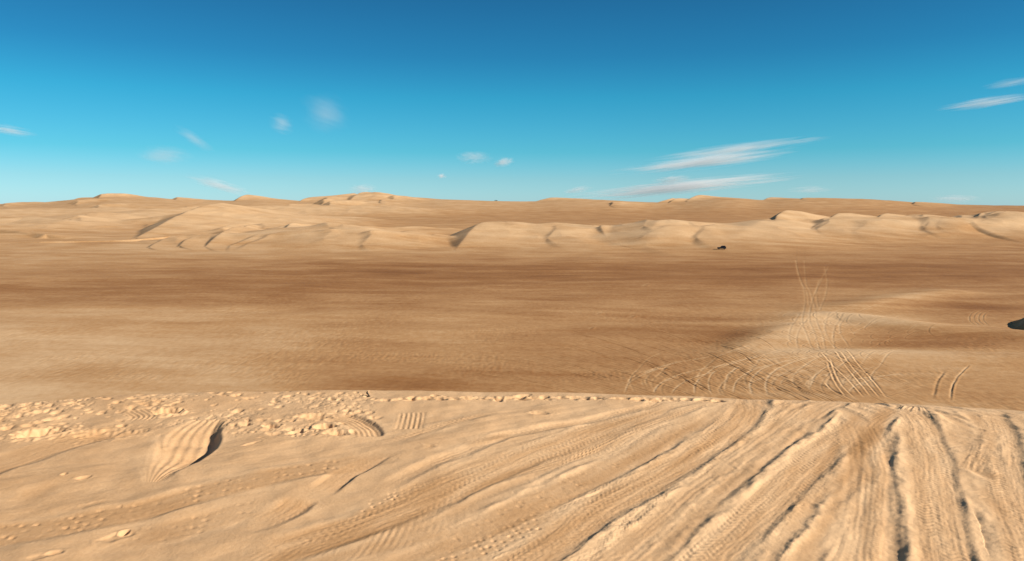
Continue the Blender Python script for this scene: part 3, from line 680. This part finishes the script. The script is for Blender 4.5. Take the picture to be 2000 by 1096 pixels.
    for i in range(330):                                 # many old parallel lines running down to the right
        x0 = random.uniform(600, 1560); y0 = random.triangular(590, 752, 735); l = random.uniform(60, 260)
        sl = np.interp(x0, [600, 800, 1100, 1560], [.06, .14, .28, .46]) * random.uniform(.85, 1.15)
        vtrack([(x0, y0), (x0 + l / 2, y0 + sl * l * .46), (x0 + l, y0 + sl * l)], hw=random.uniform(.09, .15), depth=random.uniform(.04, .09), berm=.04, dt=random.uniform(-.12, .12))
    Cc = [[(1590, 690), (1575, 660), (1566, 630), (1572, 590), (1568, 560), (1556, 520), (1555, 486)], [(1602, 690), (1590, 655), (1580, 625), (1584, 595), (1590, 575), (1602, 550), (1618, 520)],
          [(1612, 690), (1606, 660), (1594, 630), (1590, 600), (1582, 570), (1573, 545), (1570, 490)], [(1580, 600), (1575, 570), (1560, 540), (1552, 500)], [(1640, 690), (1618, 665), (1610, 640), (1622, 615), (1660, 603)],
          [(1560, 690), (1555, 665), (1565, 640), (1580, 620)], [(1630, 685), (1626, 660), (1632, 635), (1650, 615)], [(1600, 610), (1612, 575), (1615, 550), (1610, 520)], [(1550, 680), (1540, 665), (1546, 640), (1562, 615)],
          [(1598, 606), (1594, 570), (1600, 545)], [(1660, 680), (1640, 650), (1646, 628), (1690, 612)]]
    for a in Cc: vtrack(a, hw=.17, depth=.025, berm=.02, dt=-.22)
    for i in range(4):
        vtrack([(1905 + i * 9, 638), (1893 + i * 9, 625), (1896 + i * 9, 612), (1910 + i * 10, 604)], hw=.12, depth=.03, berm=.05, dt=-.3)
    for i in range(60):                                  # swirls on the saddle and its right flank
        x0 = random.triangular(1480, 1900, 1590); y0 = random.uniform(615, 700); r = random.uniform(12, 40)
        vtrack([(x0 + r * .3, y0 + r * .35), (x0 - r * .25, y0), (x0 + r * .3, y0 - r * .3), (x0 + r, y0 - r * .42)], hw=.13, depth=.03, berm=.03, dt=random.uniform(-.24, .06))
    for (x0, y0) in [(1235, 617), (1262, 557), (1170, 612), (1155, 640)]:
        vtrack([(x0 - 8, y0 + 3), (x0, y0 - 2), (x0 + 14, y0 - 3)], hw=.35, depth=0, berm=.08, dt=-.25, fade=2)

    verts = np.stack([X, YY, Z], -1).reshape(-1, 3)
    quads = grid_quads(*fan.shape)
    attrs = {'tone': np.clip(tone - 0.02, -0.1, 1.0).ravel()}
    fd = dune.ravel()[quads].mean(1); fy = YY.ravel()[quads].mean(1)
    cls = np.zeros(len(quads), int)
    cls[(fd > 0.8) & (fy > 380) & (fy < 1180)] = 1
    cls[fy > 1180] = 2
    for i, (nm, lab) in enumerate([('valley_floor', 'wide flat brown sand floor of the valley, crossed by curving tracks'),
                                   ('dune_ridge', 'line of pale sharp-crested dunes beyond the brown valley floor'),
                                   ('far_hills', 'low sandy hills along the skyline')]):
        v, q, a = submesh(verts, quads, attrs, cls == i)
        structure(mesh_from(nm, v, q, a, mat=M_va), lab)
    return fan, Z

fgfan, fgZ = build_foreground()
vfan, vZ = build_valley()

def ground_z(fan, Zg, x, y):
    r = min(max(np.searchsorted(fan.Y, y), 1), len(fan.Y) - 1); c = min(max(np.searchsorted(fan.t, x / y), 1), len(fan.t) - 1)
    return float(Zg[r - 1:r + 1, c - 1:c + 1].mean())

# ================================================================== SMALL OBJECTS
def prim(name, verts, faces, mat, parent=None, smooth=False):
    me = bpy.data.meshes.new(name); me.from_pydata(verts, [], faces); me.update()
    if smooth: me.polygons.foreach_set('use_smooth', np.full(len(me.polygons), True))
    me.materials.append(mat)
    o = bpy.data.objects.new(name, me); C.objects.link(o)
    if parent: o.parent = parent
    return o

def loft(sections):
    """closed loops of equal length -> capped skin"""
    n = len(sections[0]); v = [p for s in sections for p in s]; f = []
    for i in range(len(sections) - 1):
        for j in range(n):
            a, b = i * n + j, i * n + (j + 1) % n
            f.append((a, b, b + n, a + n))
    f.append(tuple(range(n))[::-1]); f.append(tuple(range((len(sections) - 1) * n, len(sections) * n)))
    return v, f

def disc(r, w, n=20, y=0.0, r_in=0.0):
    secs = []
    prof = [(r * .78, -w / 2), (r * .97, -w / 2 * .8), (r, -w * .2), (r, w * .2), (r * .97, w / 2 * .8), (r * .78, w / 2)]
    return loft([[(rr * math.cos(k * 2 * math.pi / n), y + yy, rr * math.sin(k * 2 * math.pi / n)) for k in range(n)] for rr, yy in prof])

def build_car():
    body_m = plain('dark_red_paint', (0.035, 0.006, 0.006, 1), 0.35, noise=.5)
    black = plain('black_plastic', (0.006, 0.006, 0.007, 1), 0.6)
    glass = plain('tinted_glass', (0.01, 0.012, 0.015, 1), 0.08)
    rubber = plain('tyre_rubber', (0.008, 0.008, 0.008, 1), 0.9)
    steel = plain('wheel_steel', (0.12, 0.12, 0.13, 1), 0.4, 0.8)
    lampm = plain('lamp_glass', (0.6, 0.6, 0.55, 1), 0.1)
    y0 = 330.0
    while y0 < 440:                                       # out along the line of sight until the sand lies at the photo's height
        x0 = 410 / F * y0; q = project(x0, y0, ground_z(vfan, vZ, x0, y0))
        if q[1] < 487.0: break
        y0 += 0.5
    x0 = float(on_plane(1410, 487, ground_z(vfan, vZ, x0, y0))[0])
    root = bpy.data.objects.new('car', None); C.objects.link(root)
    tag(root, 'tiny dark off-road car parked far out on the valley floor below the dunes', 'car')
    # body: cross-sections along its length (front at -x)
    def sec(x, z0, z1, w):
        return [(x, -w, z0), (x, -w * 1.0, (z0 + z1) / 2), (x, -w * .94, z1), (x, w * .94, z1), (x, w, (z0 + z1) / 2), (x, w, z0)]
    v, f = loft([sec(-2.25, .50, .86, .78), sec(-2.18, .44, 1.0, .88), sec(-1.9, .42, 1.07, .92), sec(-.75, .40, 1.14, .93), sec(1.95, .42, 1.16, .93), sec(2.2, .46, 1.12, .90), sec(2.28, .55, 1.0, .84)])
    body = prim('body', v, f, black, root)
    v, f = loft([sec(-.78, 1.13, 1.16, .90), sec(-.25, 1.13, 1.74, .80), sec(.2, 1.13, 1.82, .78), sec(1.75, 1.13, 1.82, .78), sec(2.15, 1.13, 1.2, .86)])
    cabin = prim('cabin', v, f, body_m, root)
    for s in (-1, 1):
        for (xa, xb) in ((-.38, .5), (.6, 1.35), (1.42, 1.85)):
            za, zb = 1.22, 1.68; ya, yb = s * .905, s * .83
            v = [(xa, ya, za), (xb, ya, za), (xb - (.08 if xb > 1.4 else 0), yb, zb), (xa + (.22 if xa < 0 else .03), yb, zb)]
            v2 = [(a, b + s * -.06, c) for a, b, c in v]
            prim('window', v + v2, [(0, 1, 2, 3), (4, 7, 6, 5), (0, 4, 5, 1), (1, 5, 6, 2), (2, 6, 7, 3), (3, 7, 4, 0)], glass, root)
    v = [(-.80, -.80, 1.18), (-.80, .80, 1.18), (-.32, .72, 1.70), (-.32, -.72, 1.70)]; v2 = [(a + .08, b, c - .02) for a, b, c in v]
    prim('windscreen', v + v2, [(0, 1, 2, 3), (4, 7, 6, 5), (0, 4, 5, 1), (1, 5, 6, 2), (2, 6, 7, 3), (3, 7, 4, 0)], glass, root)
    for s in (-1, 1):
        for xw in (-1.42, 1.42):
            v, f = disc(.39, .26, 22)
            w = prim('wheel', [(a, b, c) for a, b, c in v], f, rubber, root, True); w.location = (xw, s * .82, .39)
            v, f = disc(.22, .28, 18); prim('rim', v, f, steel, w, True)
        v, f = disc(.11, .08, 14); h = prim('headlight', [(b - .0, a, c) for a, b, c in v], f, lampm, root); h.location = (-2.22, s * .62, .86)
        v, f = loft([sec(2.24, .80, 1.0, .06), sec(2.31, .80, 1.0, .06)]); h = prim('tail_lamp', v, f, body_m, root); h.location = (0, s * .7, 0)
    v, f = loft([sec(-2.36, .42, .60, .80), sec(-2.20, .40, .62, .88)]); prim('bumper', v, f, black, root)
    v, f = loft([sec(.1, 1.86, 1.90, .62), sec(1.7, 1.86, 1.90, .62)]); rk = prim('roof_rack', v, f, black, root)
    root.location = (x0, y0, ground_z(vfan, vZ, x0, y0) - 0.03); root.rotation_euler = (0, 0, math.radians(-14))
    return root
build_car()

def build_twig():
    bark = plain('dry_bark', (0.035, 0.022, 0.014, 1), 0.9, noise=.5)
    x0, y0 = on_plane(719, 773); x0, y0 = float(x0), float(y0)
    pts = [(0.012, 0, -0.02, .007), (0.010, 0, .008, .009), (0.004, .004, .018, .006), (-.006, .002, .030, .010), (-.009, 0, .042, .008), (-.006, .003, .052, .003)]
    secs = [[(x + r * math.cos(k * math.pi / 4), y + r * math.sin(k * math.pi / 4), z) for k in range(8)] for x, y, z, r in pts]
    v, f = loft(secs)
    o = prim('dry_twig', v, f, bark, None, True)
    o.location = (x0, y0, ground_z(fgfan, fgZ, x0, y0) + .002)
    tag(o, 'short crooked dark twig sticking up from the sand at the dune brink', 'twig')
build_twig()

def build_bush():
    leaf = plain('dark_leaf', (0.030, 0.040, 0.026, 1), 0.8, noise=.4); wood = plain('bush_wood', (0.05, 0.035, 0.025, 1), .9)
    Yd = 1530.0; x0, z0 = at_depth(969, 393, Yd); x0 = float(x0)
    root = bpy.data.objects.new('bush', None); C.objects.link(root)
    tag(root, 'tiny dark bush alone on the skyline, left of the brown hump', 'bush')
    v, f = [], []
    r = random.Random(3)
    for i in range(420):
        a = r.uniform(0, 6.28); q = r.random() ** .5; h = r.random()
        cx, cy, cz = 3.4 * q * math.cos(a), 2.4 * q * math.sin(a), 0.4 + 2.6 * h * (1 - .7 * q * q)
        s = r.uniform(.18, .4); b = len(v)
        d = [(r.uniform(-s, s), r.uniform(-s, s), r.uniform(-s, s)) for _ in range(3)]
        v += [(cx + p[0], cy + p[1], cz + p[2]) for p in d]; f.append((b, b + 1, b + 2))
    prim('foliage', v, f, leaf, root)
    v, f = [], []
    for i in range(7):
        a = i * .9; secs = [[(rad * math.cos(k * 2.1) + math.cos(a) * l, rad * math.sin(k * 2.1) + math.sin(a) * l, z) for k in range(3)] for rad, l, z in ((.12, 0, -.6), (.08, .7, .8), (.03, 1.5, 1.9))]
        vv, ff = loft(secs); prim('stem', vv, ff, wood, root)
    root.location = (x0, Yd, ground_z(vfan, vZ, x0, Yd) - .2)
build_bush()

# ================================================================== CLOUDS (thin cirrus, real volumes some 30 km away)
def cloud_material(i, dens, streaky, sharp):
    m, nt, out = new_mat('cirrus_%s' % ('streak' if streaky else 'puff')); N = nt.nodes; L = nt.links
    co = N.new('ShaderNodeTexCoord')
    ln = N.new('ShaderNodeVectorMath'); ln.operation = 'LENGTH'
    mp = N.new('ShaderNodeMapping'); L.new(co.outputs['Object'], mp.inputs['Vector'])
    mp.inputs['Location'].default_value = (i * 3.7, i * 1.3, i * 2.1)
    mp.inputs['Rotation'].default_value = (0, math.radians(10 if streaky else 0), 0)
    mp.inputs['Scale'].default_value = (1.2, 0.12, 2.9) if streaky else (1.1, 0.15, 1.1)
    nz = N.new('ShaderNodeTexNoise'); nz.inputs['Scale'].default_value = 1.6; nz.inputs['Detail'].default_value = 6; nz.inputs['Roughness'].default_value = .62; nz.inputs['Distortion'].default_value = .9
    L.new(mp.outputs[0], nz.inputs['Vector'])
    def M(op, a, b=None, cl=False):
        k = N.new('ShaderNodeMath'); k.operation = op; k.use_clamp = cl
        for j, q in enumerate((a, b)):
            if q is None: continue
            if isinstance(q, (int, float)): k.inputs[j].default_value = q
            else: L.new(q, k.inputs[j])
        return k.outputs[0]
    L.new(co.outputs['Object'], ln.inputs[0])
    r = ln.outputs['Value']
    fall = M('SUBTRACT', 1.0, r, True)
    n = M('MULTIPLY', M('SUBTRACT', nz.outputs['Fac'], 0.5), 3.4)
    d = M('ADD', M('MULTIPLY', fall, 1.1), M('SUBTRACT', n, sharp), True)
    d = M('MULTIPLY', d, M('MULTIPLY', fall, dens * 1.6))
    pv = N.new('ShaderNodeVolumePrincipled'); pv.inputs['Color'].default_value = (.97, .97, .97, 1); pv.inputs['Anisotropy'].default_value = 0.0
    L.new(d, pv.inputs['Density']); L.new(pv.outputs[0], out.inputs['Volume'])
    return m

def build_clouds():
    D0 = 30000.0
    specs = [  # px, py, half length, half height (photo px), tilt deg (down to the right +), density, streaky, label
        (1440, 291, 190, 13, -7, 1.0, 1, 'upper of the two long white cirrus streaks high at right'),
        (1380, 315, 200, 17, -7, 1.5, 1, 'brightest long cirrus streak, pointed at its left end'),
        (1312, 351, 45, 10, -4, 0.9, 1, 'small faint wisp between the two long cirrus streaks at right'),
        (1332, 365, 250, 16, -5.5, 2.2, 1, 'long low cirrus streak just above the skyline at right'),
        (1128, 371, 34, 8, -10, 0.7, 1, 'small low wisp left of the long low cirrus streak'),
        (1580, 371, 50, 10, 0, 0.45, 1, 'faint flat wisp right of the long low cirrus streak'),
        (1932, 199, 105, 12, -8, 0.8, 1, 'narrow straight streak of cloud at the right edge of the sky'),
        (1975, 162, 60, 10, -8, 0.35, 1, 'faint streak above the narrow cloud at the right edge'),
        (551, 242, 20, 22, 0, 0.6, 0, 'small compact white puff high in the left of the sky'),
        (636, 222, 46, 44, 0, 0.30, 0, 'soft round faint cloud right of the compact puff'),
        (428, 362, 75, 13, 16, 0.85, 1, 'white cirrus wisp slanting down to the left skyline dunes'),
        (322, 303, 55, 22, 0, 0.35, 0, 'broad faint haze-like cloud above the left dunes'),
        (380, 272, 50, 12, 35, 0.35, 1, 'faint slanting wisp above the broad faint cloud at left'),
        (925, 308, 42, 15, 0, 0.45, 0, 'pale smudge of cloud near the middle of the sky'),
        (984, 317, 24, 10, -12, 1.0, 1, 'little bright cloud just right of the pale smudge'),
        (862, 344, 12, 6, 0, 1.3, 0, 'tiniest white cloud fleck, low in the middle'),
        (18, 255, 55, 13, 10, 0.55, 1, 'thin wisp at the left edge of the sky'),
        (708, 371, 34, 15, 0, 0.6, 0, 'soft cloud right over the highest skyline dune'),
        (1868, 388, 60, 10, 0, 0.5, 1, 'low pale wisp over the flat skyline at far right'),
    ]
    me = bpy.data.meshes.new('cloud')
    import bmesh
    bm = bmesh.new(); bmesh.ops.create_icosphere(bm, subdivisions=4, radius=1.0); bm.to_mesh(me); bm.free()
    for i, (px, py, hl, hh, tilt, dens, st, lab) in enumerate(specs):
        Yd = D0 + 900 * ((i * 7) % 5)
        x, z = at_depth(px, py, Yd)
        sc = Yd / F
        mm = me.copy(); mm.name = 'cloud'
        o = bpy.data.objects.new('cloud', mm); C.objects.link(o)
        o.location = (float(x), Yd, float(z))
        dy = max(hh * 3.0, hl * 0.35) * sc
        o.scale = (hl * sc, dy, hh * sc)
        o.rotation_euler = (0, math.radians(tilt), 0)
        mm.materials.append(cloud_material(i, dens * 1.1 / dy, bool(st), 0.02))
        tag(o, lab, 'cloud', 'thin clouds in the blue sky')
build_clouds()

# ================================================================== LIGHT
SUN_EL = math.radians(26); SUN_AZ = math.radians(112)      # azimuth clockwise from the view direction (+Y): to the right, a little behind
sd = (math.sin(SUN_AZ) * math.cos(SUN_EL), math.cos(SUN_AZ) * math.cos(SUN_EL), math.sin(SUN_EL))
sl = bpy.data.lights.new('sun', 'SUN'); sl.energy = 4.4; sl.angle = math.radians(0.55); sl.color = (1.0, 0.93, 0.82)
so = bpy.data.objects.new('sun', sl); C.objects.link(so)
from mathutils import Vector
so.rotation_euler = Vector(sd).to_track_quat('Z', 'Y').to_euler()
so.location = (60, -20, 60)

w = bpy.data.worlds.new('World'); scene.world = w; w.use_nodes = True
nt = w.node_tree; nt.nodes.clear(); N = nt.nodes; L = nt.links
out = N.new('ShaderNodeOutputWorld'); bg = N.new('ShaderNodeBackground'); sky = N.new('ShaderNodeTexSky')
sky.sky_type = 'NISHITA'; sky.sun_disc = False; sky.sun_elevation = SUN_EL; sky.sun_rotation = SUN_AZ
sky.altitude = 300; sky.air_density = 1.0; sky.dust_density = 0.3; sky.ozone_density = 3.0
tc = N.new('ShaderNodeTexCoord'); sp = N.new('ShaderNodeSeparateXYZ'); L.new(tc.outputs['Generated'], sp.inputs[0])
gr = N.new('ShaderNodeValToRGB'); el = gr.color_ramp.elements
GA = [(0, (.48, .80, 1.17)), (.035, (.37, .68, .90)), (.07, (.19, .63, .78)), (.139, (.10, .59, .71)), (.19, (.080, .46, .61)), (.259, (.075, .385, .53)), (.40, (.24, .36, .44)), (1, (.36, .37, .38))]
while len(el) < len(GA): el.new(0.5)
for k_, (p_, c_) in zip(el, GA): k_.position = p_; k_.color = (*c_, 1)
L.new(sp.outputs['Z'], gr.inputs['Fac'])
mu = N.new('ShaderNodeMix'); mu.data_type = 'RGBA'; mu.blend_type = 'MULTIPLY'; mu.inputs[0].default_value = 1.0
L.new(sky.outputs[0], mu.inputs[6]); L.new(gr.outputs['Color'], mu.inputs[7])
mr = N.new('ShaderNodeMapRange'); mr.inputs['From Min'].default_value = -0.6; mr.inputs['From Max'].default_value = 0.1; mr.inputs['To Min'].default_value = 0.86; mr.inputs['To Max'].default_value = 1.0
L.new(sp.outputs['X'], mr.inputs['Value'])
vs = N.new('ShaderNodeVectorMath'); vs.operation = 'SCALE'; L.new(mu.outputs[2], vs.inputs[0]); L.new(mr.outputs[0], vs.inputs['Scale'])
L.new(vs.outputs[0], bg.inputs['Color']); bg.inputs['Strength'].default_value = 0.0895
L.new(bg.outputs[0], out.inputs['Surface'])

# ================================================================== CAMERA, COLOUR
cam = bpy.data.cameras.new('camera'); co = bpy.data.objects.new('camera', cam); C.objects.link(co)
cam.sensor_width = 36.0; cam.lens = F / PW * 36.0
co.location = (0, 0, CAM_H); co.rotation_euler = (math.pi / 2 - PITCH, 0, 0)
cam.clip_start = 0.05; cam.clip_end = 120000
scene.camera = co
scene.view_settings.view_transform = 'Standard'; scene.view_settings.look = 'None'
scene.view_settings.exposure = 0.80; scene.view_settings.gamma = 1.0
scene.render.engine = 'CYCLES'
scene.cycles.use_denoising = True
scene.cycles.max_bounces = 9
scene.cycles.volume_bounces = 8
